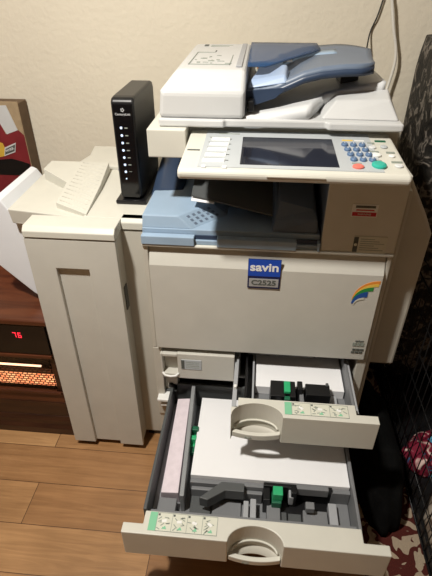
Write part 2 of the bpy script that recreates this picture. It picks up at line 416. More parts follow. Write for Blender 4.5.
# stickers on right column
b = MB(); b.box(.228, .288, 1.0352, 1.0372, .960, .992, 'white'); b.box(.230, .286, 1.0348, 1.0356, .962, .972, 'stred'); b.box(.236, .282, 1.0348, 1.0356, .983, .989, 'ink')
b.box(.238, .280, 1.0348, 1.0356, .976, .979, 'stred')
b.build('service_sticker', cp, label='small red and white service sticker')
text('lettering', 'WARNING', .0065, 'label', cp, (.258, 1.0345, .967))
b = MB(); b.box(.246, .326, 1.0352, 1.0372, .862, .908, 'label'); b.box(.246, .257, 1.0348, 1.0356, .864, .906, 'ink'); b.disc((.2515, 1.0346, .885), .004, .004, .0006, 'label', 10, PI / 2)
for k in range(6): b.box(.262, .320 - .012 * (k % 3), 1.0348, 1.0356, .870 + .006 * k, .8715 + .006 * k, 'inkl')
b.build('instruction_label', cp, label='beige instruction label with black strip')
# closed left panel next to upper drawer
b = MB()
z0, z1 = .388, .490
pl = [(-.262, -.257, z0 + .012, z1 - .004), (-.208, -.038, z0, z1), (-.257, -.208, z1 - .012, z1)]
b.box(-.264, -.258, 1.028, 1.06, z0 + .012, z1 - .003, 'cover'); b.box(-.212, -.038, 1.028, 1.06, z0, z1, 'cover')
b.box(-.258, -.212, 1.028, 1.06, z1 - .014, z1 - .003, 'cover'); b.box(-.258, -.212, 1.028, 1.06, z0 + .002, z0 + .018, 'cover')
b.box(-.258, -.212, 1.055, 1.06, z0 + .018, z1 - .014, 'cream_side')
sp = b.build('side_panel', cp, .002)
MB().tube([(-.260, 1.028, .409), (-.252, 1.022, .403), (-.235, 1.020, .401), (-.218, 1.022, .403), (-.210, 1.028, .409)], .0035, 'white', 8).build('pull_handle', sp)
b = MB(); b.box(-.200, -.138, 1.0262, 1.0282, .430, .468, 'inset'); b.box(-.200, -.190, 1.0258, 1.0265, .432, .466, 'ink')
for k in range(4): b.box(-.186, -.145, 1.0258, 1.0265, .437 + .007 * k, .4388 + .007 * k, 'inkl')
b.build('panel_label', sp)

# ---- exit bay: blue bridge tray
b = MB()
b.box(-.287, .166, 1.040, 1.57, .861, .874, 'blue')
b.prism([(-.287, .861), (-.150, .861), (-.150, .876), (-.287, .876)], 'y', 1.034, 1.045, 'blue')
# lower front rail with two notches
b.box(-.287, -.150, 1.030, 1.05, .8615, .886, 'blue'); b.box(-.092, .108, 1.030, 1.05, .8615, .886, 'blue'); b.box(.160, .166, 1.030, 1.05, .8615, .886, 'blue')
b.box(-.150, -.092, 1.046, 1.05, .8615, .886, 'bluedark'); b.box(.108, .160, 1.046, 1.05, .8615, .886, 'bluedark')
# upper tier: raised left block, slanting to the middle
b.box(-.287, .166, 1.052, 1.56, .874, .898, 'blue')
ot = b.build('output_tray', cp, .004)
# raised plateau on the left whose flank runs diagonally back, with embossed icons on the flank
top = [(-.286, 1.062), (-.194, 1.062), (-.118, 1.150), (-.118, 1.42), (-.286, 1.42)]; bot = [(-.287, 1.054), (-.158, 1.054), (-.072, 1.148), (-.072, 1.42), (-.287, 1.42)]
b = MB(); b.add([(x, y, .897) for x, y in bot] + [(x, y, .930) for x, y in top], [(4, 3, 2, 1, 0), (5, 6, 7, 8, 9)] + [(i, (i + 1) % 5, 5 + (i + 1) % 5, 5 + i) for i in range(5)], 'blue')
w = b.build('jam_cover', ot, .003)
A, B_, Cc, D = Vector((-.158, 1.054, .897)), Vector((-.072, 1.148, .897)), Vector((-.118, 1.150, .930)), Vector((-.194, 1.062, .930))
nrm = (B_ - A).cross(D - A).normalized()
b = MB()
for i in range(5):
    for j in range(3):
        u, v = .2 + i * .15, .25 + j * .25
        p = A.lerp(B_, u).lerp(D.lerp(Cc, u), v) + nrm * .0006
        e1 = (B_ - A).normalized() * .004; e2 = (D - A).normalized() * .0035
        b.add([p - e1 - e2, p + e1 - e2, p + e1 + e2, p - e1 + e2, p - e1 - e2 - nrm * .001, p + e1 - e2 - nrm * .001, p + e1 + e2 - nrm * .001, p - e1 + e2 - nrm * .001],
              [(0, 1, 2, 3), (7, 6, 5, 4), (0, 4, 5, 1), (1, 5, 6, 2), (2, 6, 7, 3), (3, 7, 4, 0)], 'bluegrey')
b.build('embossed_icons', ot)
# dark curved guide at left rear and right block with facets
b = MB(); b.grid(lambda u, v: (-.290 + .085 * v, 1.20 + .28 * u, .925 + .055 * math.sin(PI * .5 * u) * (1 - .45 * v)), 8, 4, 'bluedark', .05)
b.build('curved_guide', ot)
b = MB()
b.hexa([(.045, 1.056, .898), (.160, 1.056, .898), (.160, 1.5, .898), (.045, 1.5, .898)],
       [(.052, 1.075, .925), (.156, 1.06, .935), (.156, 1.5, 1.01), (.060, 1.5, 1.03)], 'bluegrey')
b.hexa([(.052, 1.075, .924), (.156, 1.06, .934), (.156, 1.2, .96), (.06, 1.2, .97)], [(.060, 1.10, .965), (.150, 1.085, .950), (.150, 1.2, .985), (.062, 1.2, .995)], 'bluegrey')
b.build('side_block', ot, .004)
b = MB()
fl = [(-.205, 1.13, .985), (.045, 1.06, .945)]
b.hexa([(-.165, 1.115, .962), (.045, 1.085, .928), (.045, 1.4, 1.02), (-.165, 1.4, 1.03)], [(-.165, 1.115, .966), (.045, 1.085, .932), (.045, 1.4, 1.024), (-.165, 1.4, 1.034)], 'darkgrey')
b.build('paper_flap', ot)
ps = MB(); ps.hexa([(-.165, 1.105, .9535), (-.105, 1.10, .9490), (-.105, 1.35, .990), (-.165, 1.35, .995)], [(-.165, 1.105, .9545), (-.105, 1.10, .950), (-.105, 1.35, .991), (-.165, 1.35, .996)], 'paper')
tag(ps.build('paper_sheet'), 'white sheet of paper sticking out under the dark flap in the blue output tray', 'paper')

# ---- operation panel
tilt = math.atan2(.012, .21)
def pz(y): return 1.1062 + (y - .935) * .0123 / .21
b = MB()
b.prism([(.925, 1.082), (.922, 1.096), (.930, 1.1055), (1.163, 1.1190), (1.163, 1.085), (1.06, 1.075)], 'x', -.166, .312, 'cream')
b.box(-.14, .29, 1.06, 1.10, 1.068, 1.08, 'cream_side')
op = b.build('control_panel', cp, .008, 3)
def plate(x0, x1, y0, y1, h, mat, name, bev=0, z=0):
    q = MB(); q.hexa([(x0, y0, pz(y0) - .004), (x1, y0, pz(y0) - .004), (x1, y1, pz(y1) - .004), (x0, y1, pz(y1) - .004)],
                     [(x0, y0, pz(y0) + h), (x1, y0, pz(y0) + h), (x1, y1, pz(y1) + h), (x0, y1, pz(y1) + h)], mat)
    return q.build(name, op, bev)
plate(-.125, .258, .937, 1.152, .0012, 'inset', 'inset_plate')
plate(-.037, .170, .952, 1.112, .0022, 'screen', 'touch_screen', .001)
for k in range(5):
    plate(-.117 + .002 * k, -.070 + .001 * k, .961 + .031 * k, .977 + .031 * k, .0035, 'white', 'function_key', .001)
for k in range(5):
    y = .980 + .031 * k
    MB().box(-.115, -.075, y, y + .003, pz(y) + .0008, pz(y) + .0016, 'ink').build('key_legend', op)
    MB().box(-.069, -.062, y - .010, y - .008, pz(y) + .0008, pz(y) + .0016, 'ink').build('key_legend', op)
MB().box(-.095, -.045, 1.128, 1.133, pz(1.13) + .0008, pz(1.13) + .0018, 'inkl').build('key_legend', op)
MB().box(-.158, -.130, 1.025, 1.031, pz(1.03) - .003, pz(1.03) + .0006, 'ink').build('model_name', op)
for x in (-.112, -.068):
    plate(x - .005, x + .005, .932, .945, .002, 'platen', 'indicator_lamp', .001)
kx, ky = [.195, .2145, .234], [1.078, 1.050, 1.022, .994]
for r_, y in enumerate(ky):
    for c_, x in enumerate(kx):
        b = MB(); b.disc((x + .003 * r_, y, pz(y) + .001), .0076, .0095, .006, 'key', 14, tilt); kk = b.build('number_key', op)
        t_ = ['123', '456', '789', '.0#'][r_][c_]
        text('lettering', t_, .009, 'white', op, (x + .003 * r_, y, pz(y) + .0072), (tilt, 0, 0), ext=.0002)
b = MB(); b.disc((.208, .957, pz(.957) + .001), .012, .011, .005, 'red', 16, tilt); b.build('stop_key', op)
b = MB(); b.disc((.252, .968, pz(.968) + .001), .0150, .018, .006, 'teal', 20, tilt); b.build('start_key', op)
b = MB(); b.disc((.255, 1.024, pz(1.022) + .001), .012, .010, .004, 'white', 16, tilt); b.build('clear_key', op)
for (x, y, rx, ry, mt) in ((.282, 1.075, .008, .009, 'inset'), (.256, 1.070, .008, .008, 'platen'), (.289, 1.022, .007, .007, 'white'), (.293, .970, .009, .009, 'platen')):
    b = MB(); b.disc((x, y, pz(y) + .0005), rx, ry, .003, mt, 14, tilt); b.build('mode_key', op)
for (x, y, w_, mt) in ((.280, 1.110, .024, 'gdark'), (.256, 1.095, .016, 'inkl'), (.290, 1.042, .018, 'inkl'), (.293, .990, .022, 'inkl'), (.205, 1.108, .024, 'stye'), (.232, 1.108, .022, 'white'), (.255, 1.044, .02, 'inkl'), (.208, .976, .02, 'inkl'), (.252, .994, .02, 'inkl')):
    MB().box(x - w_ / 2, x + w_ / 2, y - .003, y + .004, pz(y) - .001, pz(y) + .0018, mt).build('key_legend', op)
MB().box(.02, .14, .921, .924, 1.094, 1.096, 'cream_side').build('seam', op)

# ---- document feeder
b = MB()
b.prism([(-.240, 1.12), (-.085, 1.12), (-.080, 1.128), (.155, 1.132), (.160, 1.12), (.330, 1.12), (.330, 1.66), (-.240, 1.66)], 'z', 1.135, 1.153, 'feeder')
df = b.build('document_feeder', cp, .004)
b = MB()
# left housing: vertical front, deep bevel, flat top, slanting left side
zb, zf, zt = 1.153, 1.213, 1.254
b.add([(-.240, 1.128, zb), (-.036, 1.128, zb), (-.036, 1.64, zb), (-.240, 1.64, zb),
       (-.234, 1.128, zf), (-.036, 1.128, zf), (-.036, 1.64, zf), (-.234, 1.64, zf),
       (-.198, 1.170, zt), (-.036, 1.165, zt), (-.036, 1.60, zt + .002), (-.205, 1.60, zt)],
      [(0, 1, 5, 4), (4, 5, 9, 8), (8, 9, 10, 11), (1, 2, 6, 5), (5, 6, 10, 9), (3, 0, 4, 7), (7, 4, 8, 11), (2, 3, 7, 6), (6, 7, 11, 10), (3, 2, 1, 0)], 'feeder')
hs = b.build('feeder_housing', cp, .010, 3)
b = MB(); b.box(-.062, -.048, 1.20, 1.585, zt + .001, zt + .004, 'lightgrey'); b.build('open_lever', hs, .001)
b = MB()   # printed instructions on the lid
L_ = lambda x0, x1, y0, y1, m_='inkl': b.box(x0, x1, y0, y1, zt + .0004, zt + .0016, m_)
MB().box(-.175, -.163, 1.545, 1.575, zt + .0004, zt + .0016, 'ink').build('lid_logo', hs)
L_(-.155, -.090, 1.555, 1.562); L_(-.155, -.10, 1.535, 1.540)
L_(-.180, -.178, 1.23, 1.42); L_(-.080, -.078, 1.23, 1.38); L_(-.180, -.078, 1.23, 1.233); L_(-.18, -.13, 1.42, 1.424)
for k in range(14):
    x = random.uniform(-.175, -.09); y = random.uniform(1.24, 1.37); L_(x, x + random.uniform(.004, .018), y, y + random.uniform(.002, .012))
L_(-.132, -.129, 1.43, 1.46, 'ink')
b.build('lid_print', hs)
# input tray: S-curved blue-grey shelf
prof = [(-.036, 1.194), (.0, 1.198), (.035, 1.206), (.065, 1.219), (.10, 1.235), (.14, 1.245), (.19, 1.251), (.262, 1.254)]
def ptray(u):
    t = u * (len(prof) - 1); i = min(int(t), len(prof) - 2); f = t - i
    return (prof[i][0] * (1 - f) + prof[i + 1][0] * f, prof[i][1] * (1 - f) + prof[i + 1][1] * f)
def shelf(u, v):
    x, z = ptray(u)
    w_ = v
    y0 = 1.195 + .03 * max(0, (x - .22) / .042) ** 2; y1 = 1.585 - .05 * max(0, (x + .036) / .30) ** 2 - .09 * max(0, (x - .20) / .062) ** 2
    x2 = x + .03 * v * max(0, u - .6) / .4
    return (x2, y0 + (y1 - y0) * v, z + .012 - .006 * math.sin(PI * v))
b = MB(); b.grid(shelf, 42, 10, 'bluegrey', .016); it = b.build('input_tray', cp, 0)
def stripe(u, v):
    p = shelf(.30 + .55 * u, .62 + .17 * v); return (p[0], p[1], p[2] + .001)
b = MB(); b.grid(stripe, 20, 2, 'blue', .004); b.build('tray_stripe', it)
def rim(u, v):
    p = shelf(u, v * .05); return (p[0], p[1] - .004, p[2] - .008)
b = MB(); b.grid(rim, 42, 2, 'bluedark', .016); b.build('tray_rim', it)
b = MB(); b.hexa([(-.034, 1.20, 1.206), (.062, 1.19, 1.222), (.070, 1.30, 1.225), (-.020, 1.30, 1.206)], [(-.030, 1.215, 1.222), (.056, 1.205, 1.240), (.062, 1.29, 1.249), (-.006, 1.29, 1.244)], 'fence')
b.build('side_fence', it, .006, 3, label='pale blue paper guide')
b = MB(); b.hexa([(-.01, 1.375, 1.216), (.055, 1.375, 1.232), (.055, 1.39, 1.232), (-.01, 1.39, 1.216)], [(-.01, 1.380, 1.236), (.055, 1.38, 1.243), (.055, 1.387, 1.243), (-.01, 1.387, 1.236)], 'blue')
b.build('far_fence', it, .001)
MB().box(-.02, .03, 1.43, 1.46, 1.207, 1.2135, 'label').build('warning_label', it); MB().box(-.015, .0, 1.435, 1.45, 1.213, 1.2145, 'stor').build('warning_label', it)
MB().box(.045, .085, 1.45, 1.53, 1.235, 1.239, 'bluedark').build('tray_window', it); MB().box(.065, .08, 1.39, 1.41, 1.238, 1.242, 'white').build('warning_label', it)
# transparent smoky hood at the mouth of the feeder
b = MB(); b.grid(lambda u, v: (-.036 + (.045 + .15 * min(1, v * 1.6)) * u, 1.225 + .36 * v, 1.262 - .008 * (1 - v) + .002 * math.sin(PI * v)), 8, 6, 'smoke', .003)
b.build('clear_hood', it)
# output surface below: a grey valley with raised white end block
def outp(u, v):
    x = -.036 + .335 * u; z = 1.158 + .060 * (max(0, u - .1) / .9) ** 1.1
    lim = 1.142 + .095 * min(1, max(0, u - .45) / .12)
    return (x + .015 * v * u, lim + (1.60 - lim) * v, z + .004 * u - .014 * v * u)
b = MB(); b.grid(outp, 40, 10, 'platen', .028); b.build('ejection_tray', cp)
b = MB(); b.hexa([(.145, 1.150, 1.153), (.324, 1.145, 1.153), (.328, 1.235, 1.153), (.145, 1.235, 1.153)],
                 [(.178, 1.185, 1.189), (.302, 1.178, 1.194), (.308, 1.245, 1.206), (.190, 1.245, 1.192)], 'feeder')
b.hexa([(.30, 1.22, 1.153), (.328, 1.22, 1.153), (.328, 1.63, 1.153), (.30, 1.63, 1.153)], [(.303, 1.22, 1.195), (.312, 1.22, 1.195), (.318, 1.62, 1.175), (.305, 1.62, 1.175)], 'feeder')
b.build('end_block', df, .006, 3)
b = MB(); b.box(.205, .250, 1.33, 1.42, 1.19, 1.242, 'darkgrey'); b.build('tray_support', cp, .003)
MB().prism([(-.035, 1.205), (-.035, 1.166), (.035, 1.190), (.06, 1.214)], 'y', 1.186, 1.20, 'bluedark').build('tray_skirt', it)
b = MB(); b.box(-.030, -.016, 1.15, 1.58, 1.166, 1.19, 'black'); b.build('feed_roller_mouth', cp, .002)

# ------------------------------------------------------------------ paper drawers
def drawer_front(x0, x1, yf, ztop, zbot, lx0, lx1, ncx, nrx, depth, parent, name='drawer_front'):
    b = MB(); yb = yf + .026; yi = yf + depth
    nry = depth - .016
    # outline seen from above with the half-round notch
    out = [(x0, yf), (ncx - nrx, yf)] + arc(ncx, yf, nrx, nry, 180, 0, 22)[1:-1] + [(ncx + nrx, yf), (x1, yf), (x1, yb), (lx1, yb), (lx1, yi), (lx0, yi), (lx0, yb), (x0, yb)]
    b.prism(out, 'z', zbot, ztop, 'cream')
    o = b.build(name, parent, .0025)
    q = MB()
    # back wall and floor of the notch
    n = 21
    pts = arc(ncx, yf + .004, nrx - .001, nry, 180, 0, 20); pin = arc(ncx, yf + .006, nrx - .020, nry - .024, 180, 0, 20)
    vs = [(x, y, zbot + .012) for x, y in pts] + [(x, y, zbot + .004) for x, y in pin]
    vs2 = [(x, y, z - .003) for x, y, z in vs]
    fs = [(i, i + 1, n + i + 1, n + i) for i in range(20)]; fs += [tuple(2 * n + k for k in f[::-1]) for f in fs]
    fs += [(n + i, n + i + 1, 3 * n + i + 1, 3 * n + i) for i in range(20)]
    q.add(vs + vs2, fs, 'cream_side', True)
    q.build('grip_scoop', parent)
    # slim bowed handle bar at the bottom of the notch, with a half ring behind it
    h = MB(); hz = zbot + .004
    def hb(u, v):
        bow = (1 - (2 * u - 1) ** 2)
        return (ncx - nrx + .002 + (2 * nrx - .004) * u, yf + .002 - .007 * bow + .012 * v, hz + .026 - .003 * bow)
    h.grid(hb, 14, 1, 'cream', .020, smooth=False)
    h.build('handle', parent, .0025)
    r = MB(); r.tube([(x, y, hz + .032) for x, y in arc(ncx, yf + .010, nrx - .010, nry - .012, 176, 4, 16)], .003, 'cream', 8)
    r.build('handle_ring', parent)
    text('lettering', 'Push', .010, 'inkl', parent, (ncx - .02, yf - .0062, hz + .013), bold=.0002, ext=.0006)
    return o

def instruction_strip(x0, x1, y0, y1, z, parent, pics, seed):
    rnd = random.Random(seed); b = MB(); t = z + .0008
    b.box(x0, x1, y0, y1, z - .001, z + .0006, 'label')
    gw = (x1 - x0) * .11
    b.box(x0, x0 + gw, y0, y1, z, t + .0002, 'palegreen')
    W = (x1 - x0 - gw) / pics
    def ln(a, c, d, e, m_): b.box(a, c, d, e, z, t + .0004, m_)
    ln(x0 + gw, x1, y0, y0 + .0010, 'inkl'); ln(x0 + gw, x1, y1 - .001, y1, 'inkl'); ln(x1 - .001, x1, y0, y1, 'inkl')
    for k in range(pics):
        a = x0 + gw + W * k
        ln(a, a + .0009, y0, y1, 'inkl'); ln(a + .002, a + .007, y1 - .008, y1 - .003, 'ink')
        for q in range(10):
            cx = a + rnd.uniform(.006, W - .008); cy = rnd.uniform(y0 + .006, y1 - .010)
            b.box(cx - rnd.uniform(.002, .007), cx + rnd.uniform(.002, .007), cy - .001, cy + .001, z, t + .0005, 'inkl', rz=rnd.uniform(-.9, .9))
        cx = a + W * .5; cy = (y0 + y1) / 2
        b.box(cx - .006, cx + .006, cy - .001, cy + .006, z, t + .0006, 'white', rz=rnd.uniform(-.6, .6))
        cx = a + W * .55; cy = y0 + .010
        b.prism([(cx - .006, cy - .004), (cx + .006, cy - .004), (cx + .002, cy + .004)], 'z', z, t + .0007, 'palegreen')
    return b.build('instruction_label', parent, label='green and cream picture instruction label')

# lower drawer (A3)
ld = MB()
TX0, TX1, TY0, TY1, TZ0, TZ1 = -.243, .303, .634, 1.07, .222, .318
ld.box(TX0, TX1, TY0, TY1, TZ0, TZ0 + .004, 'midgrey')
ld.box(TX0, TX0 + .009, TY0, TY1, TZ0, TZ1 + .004, 'darkgrey')
ld.box(TX1 - .008, TX1, TY0, TY1, TZ0, TZ1 - .006, 'midgrey')
ld.box(TX0, TX1, TY1 - .010, TY1, TZ0, TZ1 + .01, 'darkgrey')
ld.box(TX0, TX1, TY0, TY0 + .020, TZ0, TZ1 - .028, 'midgrey')
lower = ld.build('paper_drawer', cp, .002, label='fully opened lower paper drawer loaded with white paper')
drawer_front(-.286, .361, .574, .316, .215, -.236, .301, .042, .067, .060, lower)
instruction_strip(-.222, -.052, .584, .631, .316, lower, 4, 3)
# raised floor blocks and channels at the front of the tray, end wall of the paper well
for (x0, x1, y0, y1, z0, z1, m_) in (
        (-.218, -.17, .655, .705, .226, .262, 'midgrey'), (-.135, -.078, .655, .735, .226, .238, 'darkgrey'), (-.074, .004, .655, .728, .226, .236, 'midgrey'),
        (.072, .108, .655, .715, .226, .262, 'midgrey'), (.111, .126, .655, .70, .226, .248, 'darkgrey'),
        (.130, .165, .655, .70, .226, .244, 'darkgrey'), (.168, .232, .655, .705, .226, .258, 'midgrey'), (.262, .294, .655, .75, .226, .238, 'midgrey')):
    MB().box(x0, x1, y0, y1, z0, z1, m_).build('floor_rib', lower, .002)
MB().box(-.139, .062, .742, .754, .226, .284, 'midgrey').build('end_wall', lower, .001); MB().box(.245, .294, .742, .754, .226, .286, 'midgrey').build('end_wall', lower, .001)
for x0, x1, y1, z1 in ((.010, .024, .715, .262), (.028, .044, .72, .266), (.236, .258, .728, .262)): MB().box(x0, x1, .653, y1, .226, z1, 'lightgrey').build('guide_rail', lower, .002)
# end guide with wedge on the left, front side guides black
b = MB(); b.prism([(-.108, .690), (-.052, .741), (.010, .741), (.010, .716), (-.04, .716), (-.085, .685)], 'z', .262, .300, 'darkgrey'); b.box(-.135, .060, .730, .741, .226, .270, 'midgrey')
b.build('side_guide', lower, .002)
b = MB(); b.box(.062, .245, .742, .753, .226, .296, 'black'); b.box(.062, .080, .706, .744, .226, .288, 'black'); b.box(.135, .150, .721, .743, .226, .304, 'black')
b.box(.150, .235, .738, .752, .270, .300, 'midgrey'); b.box(.13, .143, .72, .745, .25, .285, 'lightgrey'); b.box(.172, .195, .69, .71, .27, .290, 'midgrey')
b.box(.075, .24, .655, .738, .227, .240, 'black')
sg = b.build('side_guide', lower, .002, label='black front paper guide')
b = MB(); b.box(.086, .112, .708, .734, .285, .312, 'green'); b.box(.084, .110, .701, .734, .262, .285, 'gdark'); b.build('release_clip', lower, .002, label='green release clip')
b = MB(); b.hexa([(-.160, .690, .226), (-.148, .690, .226), (-.160, 1.05, .226), (-.172, 1.05, .226)], [(-.160, .690, .300), (-.148, .690, .300), (-.162, 1.05, .336), (-.174, 1.05, .336)], 'divider')
dv = b.build('divider', lower, .002)
b = MB(); b.box(-.155, -.138, .87, .885, .272, .30, 'green'); b.box(-.155, -.140, .84, .872, .262, .278, 'gdark'); b.box(-.155, -.135, .90, .915, .285, .305, 'gdark'); b.box(-.156, -.142, .86, .93, .272, .280, 'green'); b.build('release_clip', lower, .002)
b = MB(); b.box(-.234, -.212, .66, 1.05, .226, .245, 'lightgrey'); b.build('compartment_rail', lower, .002)
# white rails at its right end
for x in (.303, -.252): MB().box(x, x + .007, .66, 1.3, .255, .275, 'steel').build('slide_rail', lower, .001)

# upper drawer (letter)
ud = MB()
UX0, UX1, UY0, UY1, UZ0, UZ1 = -.003, .298, .866, 1.16, .405, .480
ud.box(UX0, UX1, UY0, UY1, UZ0, UZ0 + .004, 'midgrey'); ud.box(UX0, UX0 + .006, UY0, UY1, UZ0, UZ1, 'black'); ud.box(UX1 - .010, UX1 - .002, UY0, UY1, UZ0, UZ1 - .004, 'midgrey')
ud.box(UX0, UX1, UY0, UY0 + .012, UZ0, UZ1 - .01, 'midgrey'); ud.box(UX0, UX1, UY1 - .012, UY1, UZ0, UZ1, 'darkgrey')
upper = ud.build('paper_drawer', cp, .002, label='half opened upper paper drawer with black paper guides')
drawer_front(-.035, .342, .805, .500, .400, -.018, .288, .033, .066, .058, upper)
instruction_strip(.104, .268, .817, .858, .500, upper, 3, 11)
b = MB(); b.box(.070, .140, .905, .965, .409, .470, 'black'); b.box(.145, .16, .93, .962, .409, .476, 'black'); b.box(.168, .236, .915, .958, .409, .472, 'black'); b.box(.225, .233, .95, .96, .47, .478, 'darkgrey')
b.box(.088, .1, .885, .93, .42, .452, 'lightgrey'); b.box(.152, .164, .885, .95, .42, .455, 'midgrey'); b.build('side_guide', upper, .002)
b = MB(); b.box(.107, .125, .915, .955, .470, .480, 'green'); b.box(.108, .124, .895, .915, .44, .470, 'gdark'); b.build('release_clip', upper, .002, label='green release clip')
MB().box(.018, .024, .90, 1.12, .409, .458, 'lightgrey').build('end_guide', upper, .002); MB().box(.024, .068, .885, .93, .409, .430, 'midgrey').build('floor_rib', upper, .002); MB().box(.240, .262, .885, .96, .409, .428, 'lightgrey').build('floor_rib', upper, .002)
b = MB(); b.box(-.036, -.024, .862, 1.3, .452, .464, 'lightgrey'); b.box(-.032, -.027, .862, 1.3, .43, .452, 'steel'); b.box(-.034, -.026, .925, .935, .464, .474, 'white')
b.build('slide_rail', upper, .001)
MB().box(.296, .304, .862, 1.3, .455, .470, 'lightgrey').build('slide_rail', upper, .001)

# papers (lie in the drawers)
tag(MB().box(-.139, .293, .756, 1.036, .2265, .297, 'paper').build('paper_stack', bevel=.001), 'wide white paper stack lying in the fully opened lower drawer', 'paper')
tag(MB().box(.027, .284, .966, 1.145, .4095, .440, 'paper').build('paper_stack', bevel=.001), 'smaller white paper stack in the half opened upper drawer', 'paper')
b = MB()
# side stack: sheets leaning with a spread
b.hexa([(-.222, .715, .2265), (-.166, .715, .2265), (-.176, 1.04, .2265), (-.226, 1.04, .2265)], [(-.215, .712, .272), (-.168, .712, .276), (-.178, 1.03, .296), (-.218, 1.03, .290)], 'pink')
tag(b.build('paper_stack', bevel=.0015), 'narrow stack of pinkish paper in left compartment of the lower drawer', 'paper')

# ------------------------------------------------------------------ finisher
fin = thing('finisher', (-.46, 1.35, 0), 'tall cream finisher cabinet docked to the left side of the photocopier', 'finisher')
b = MB()
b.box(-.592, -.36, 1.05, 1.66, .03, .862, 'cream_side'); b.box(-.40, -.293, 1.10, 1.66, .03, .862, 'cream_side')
b.build('body', fin, .003)
b = MB()
# front door with long recessed panel
z0, z1, y0 = .028, .862, 1.033
b.prism([(-.609, z0), (-.532, z0), (-.532, .772), (-.440, .772), (-.440, z0), (-.357, z0), (-.357, z1), (-.604, z1)], 'y', y0, 1.05, 'cover')
b.box(-.534, -.438, y0 + .013, 1.05, z0, .774, 'cover')
b.build('front_door', fin, .0025)
b = MB()
b.prism([(1.030, .866), (1.030, .884), (1.042, .896), (1.105, .896), (1.105, .866)], 'x', -.602, -.356, 'cream')
b.prism([(1.096, .866), (1.096, .886), (1.104, .896), (1.13, .896), (1.13, .866)], 'x', -.357, -.294, 'cream')
b.prism([(-.46, 1.105), (-.294, 1.105), (-.294, 1.458), (-.485, 1.458), (-.475, 1.38)], 'z', .866, .896, 'cream')
b.build('top_lid', fin, .002)
b = MB(); b.box(-.6, -.3, 1.12, 1.65, .861, .867, 'cavity'); b.build('seam', fin)
b = MB(); b.box(-.3595, -.3565, 1.062, 1.085, .62, .70, 'cavity'); b.build('door_latch', fin)
for x, y in ((-.57, 1.07), (-.40, 1.08), (-.33, 1.13), (-.57, 1.6), (-.33, 1.6)): MB().box(x - .025, x + .025, y - .02, y + .03, 0, .03, 'black').build('foot', fin, .004)
# rear raised cover
b = MB(); b.prism([(-.605, 1.462), (-.30, 1.462), (-.30, 1.66), (-.60, 1.66), (-.585, 1.56)], 'z', .868, .908, 'cream')
b.build('rear_cover', fin, .004)
# upper stacking tray with a ribbed raised plate
b = MB()
b.hexa([(-.700, 1.165, .835), (-.470, 1.112, .84), (-.500, 1.49, .84), (-.700, 1.43, .845)], [(-.702, 1.160, .882), (-.458, 1.108, .890), (-.500, 1.455, .890), (-.704, 1.43, .886)], 'cream')
tr = b.build('stacking_tray', fin, .003)
def rz_(y): return .8965 + .026 * (y - 1.11) / .33
P7 = [(-.452, 1.110), (-.558, 1.168), (-.570, 1.292), (-.676, 1.378), (-.672, 1.440), (-.480, 1.440), (-.462, 1.28)]
b = MB(); b.add([(x, y, .884) for x, y in P7] + [(x, y, rz_(y) + .004) for x, y in P7], [(6, 5, 4, 3, 2, 1, 0), (7, 8, 9, 10, 11, 12, 13)] + [(i, (i + 1) % 7, 7 + (i + 1) % 7, 7 + i) for i in range(7)], 'cream')
b.build('raised_plate', tr, .0015)
for k in range(12):
    t = k / 11; ya, yb_ = 1.135 + .27 * t, 1.182 + .25 * t
    MB().tube([(-.462 - .02 * t, ya, rz_(ya) + .004), (-.552 - .012 * t, yb_, rz_(yb_) + .004)], .0013, 'cream', 6).build('tray_rib', tr)
# lower booklet tray: deep pale moulding that curls up past the end of the upper tray
b = MB()
pf = [(-.612, .545), (-.670, .546), (-.705, .568), (-.748, .615), (-.80, .672), (-.815, .72), (-.808, .79), (-.782, .86), (-.757, .898), (-.750, .900), (-.735, .893), (-.715, .860), (-.67, .80), (-.612, .78)]
b.prism(pf, 'y', 1.19, 1.455, 'bluewhite'); b.build('booklet_tray', fin, .004, label='white curved lower tray')

# ------------------------------------------------------------------ modem
md = thing('modem', (-.348, 1.33, .896), 'glossy black upright modem with column of lights on finisher lid beside scanner', 'modem')
b = MB()
R = Matrix.Rotation(math.radians(-3), 3, 'Z')
z0, z1 = .908, 1.180; x0, x1, y0, y1 = -.378, -.318, 1.200, 1.450
poly = [(y0 + .012, z0)] + [(y0, z0 + .01)] + [(y0 + .004, z1 - .012), (y0 + .012, z1 - .002), (y0 + .03, z1)] + [(y1 - .03, z1), (y1 - .01, z1 - .004), (y1, z1 - .02), (y1, z0 + .01), (y1 - .01, z0)]
b.prism(poly, 'x', x0, x1, 'black')
b.build('body', md, .007, 3)
MB().prism([(y0 + .008, z0 + .002), (y0 - .0012, z0 + .008), (y0 + .0022, z1 - .016), (y0 + .008, z1 - .01)], 'x', x0 + .006, x1 - .006, 'gloss').build('front_plate', md)
b = MB(); b.prism([(-.392, 1.190), (-.306, 1.190), (-.306, 1.455), (-.392, 1.455)], 'z', .8975, .908, 'black'); b.build('stand', md, .003)
for k in range(8):
    z = 1.106 - k * .0195; yy = y0 - .0012 + (z - z0) / (z1 - z0) * .0034
    b = MB(); b.disc((-.356, yy - .0002, z), .0034 if k < 7 else .0020, .0034 if k < 7 else .0020, .0015, 'led', 12, PI / 2); b.build('indicator_light', md)
for k in range(8):
    z = 1.106 - k * .0195; MB().box(-.347, -.339, y0 - .0002, y0 + .003, z - .0012, z + .0012, 'inkl').build('light_legend', md)
MB().box(-.353, -.342, y0 - .0008, y0 + .002, .938, .9400, 'inkl').build('light_legend', md)
text('lettering', 'CenturyLink', .0080, 'platen', md, (-.348, y0 + .0008, 1.140), ext=.0003)
b = MB()
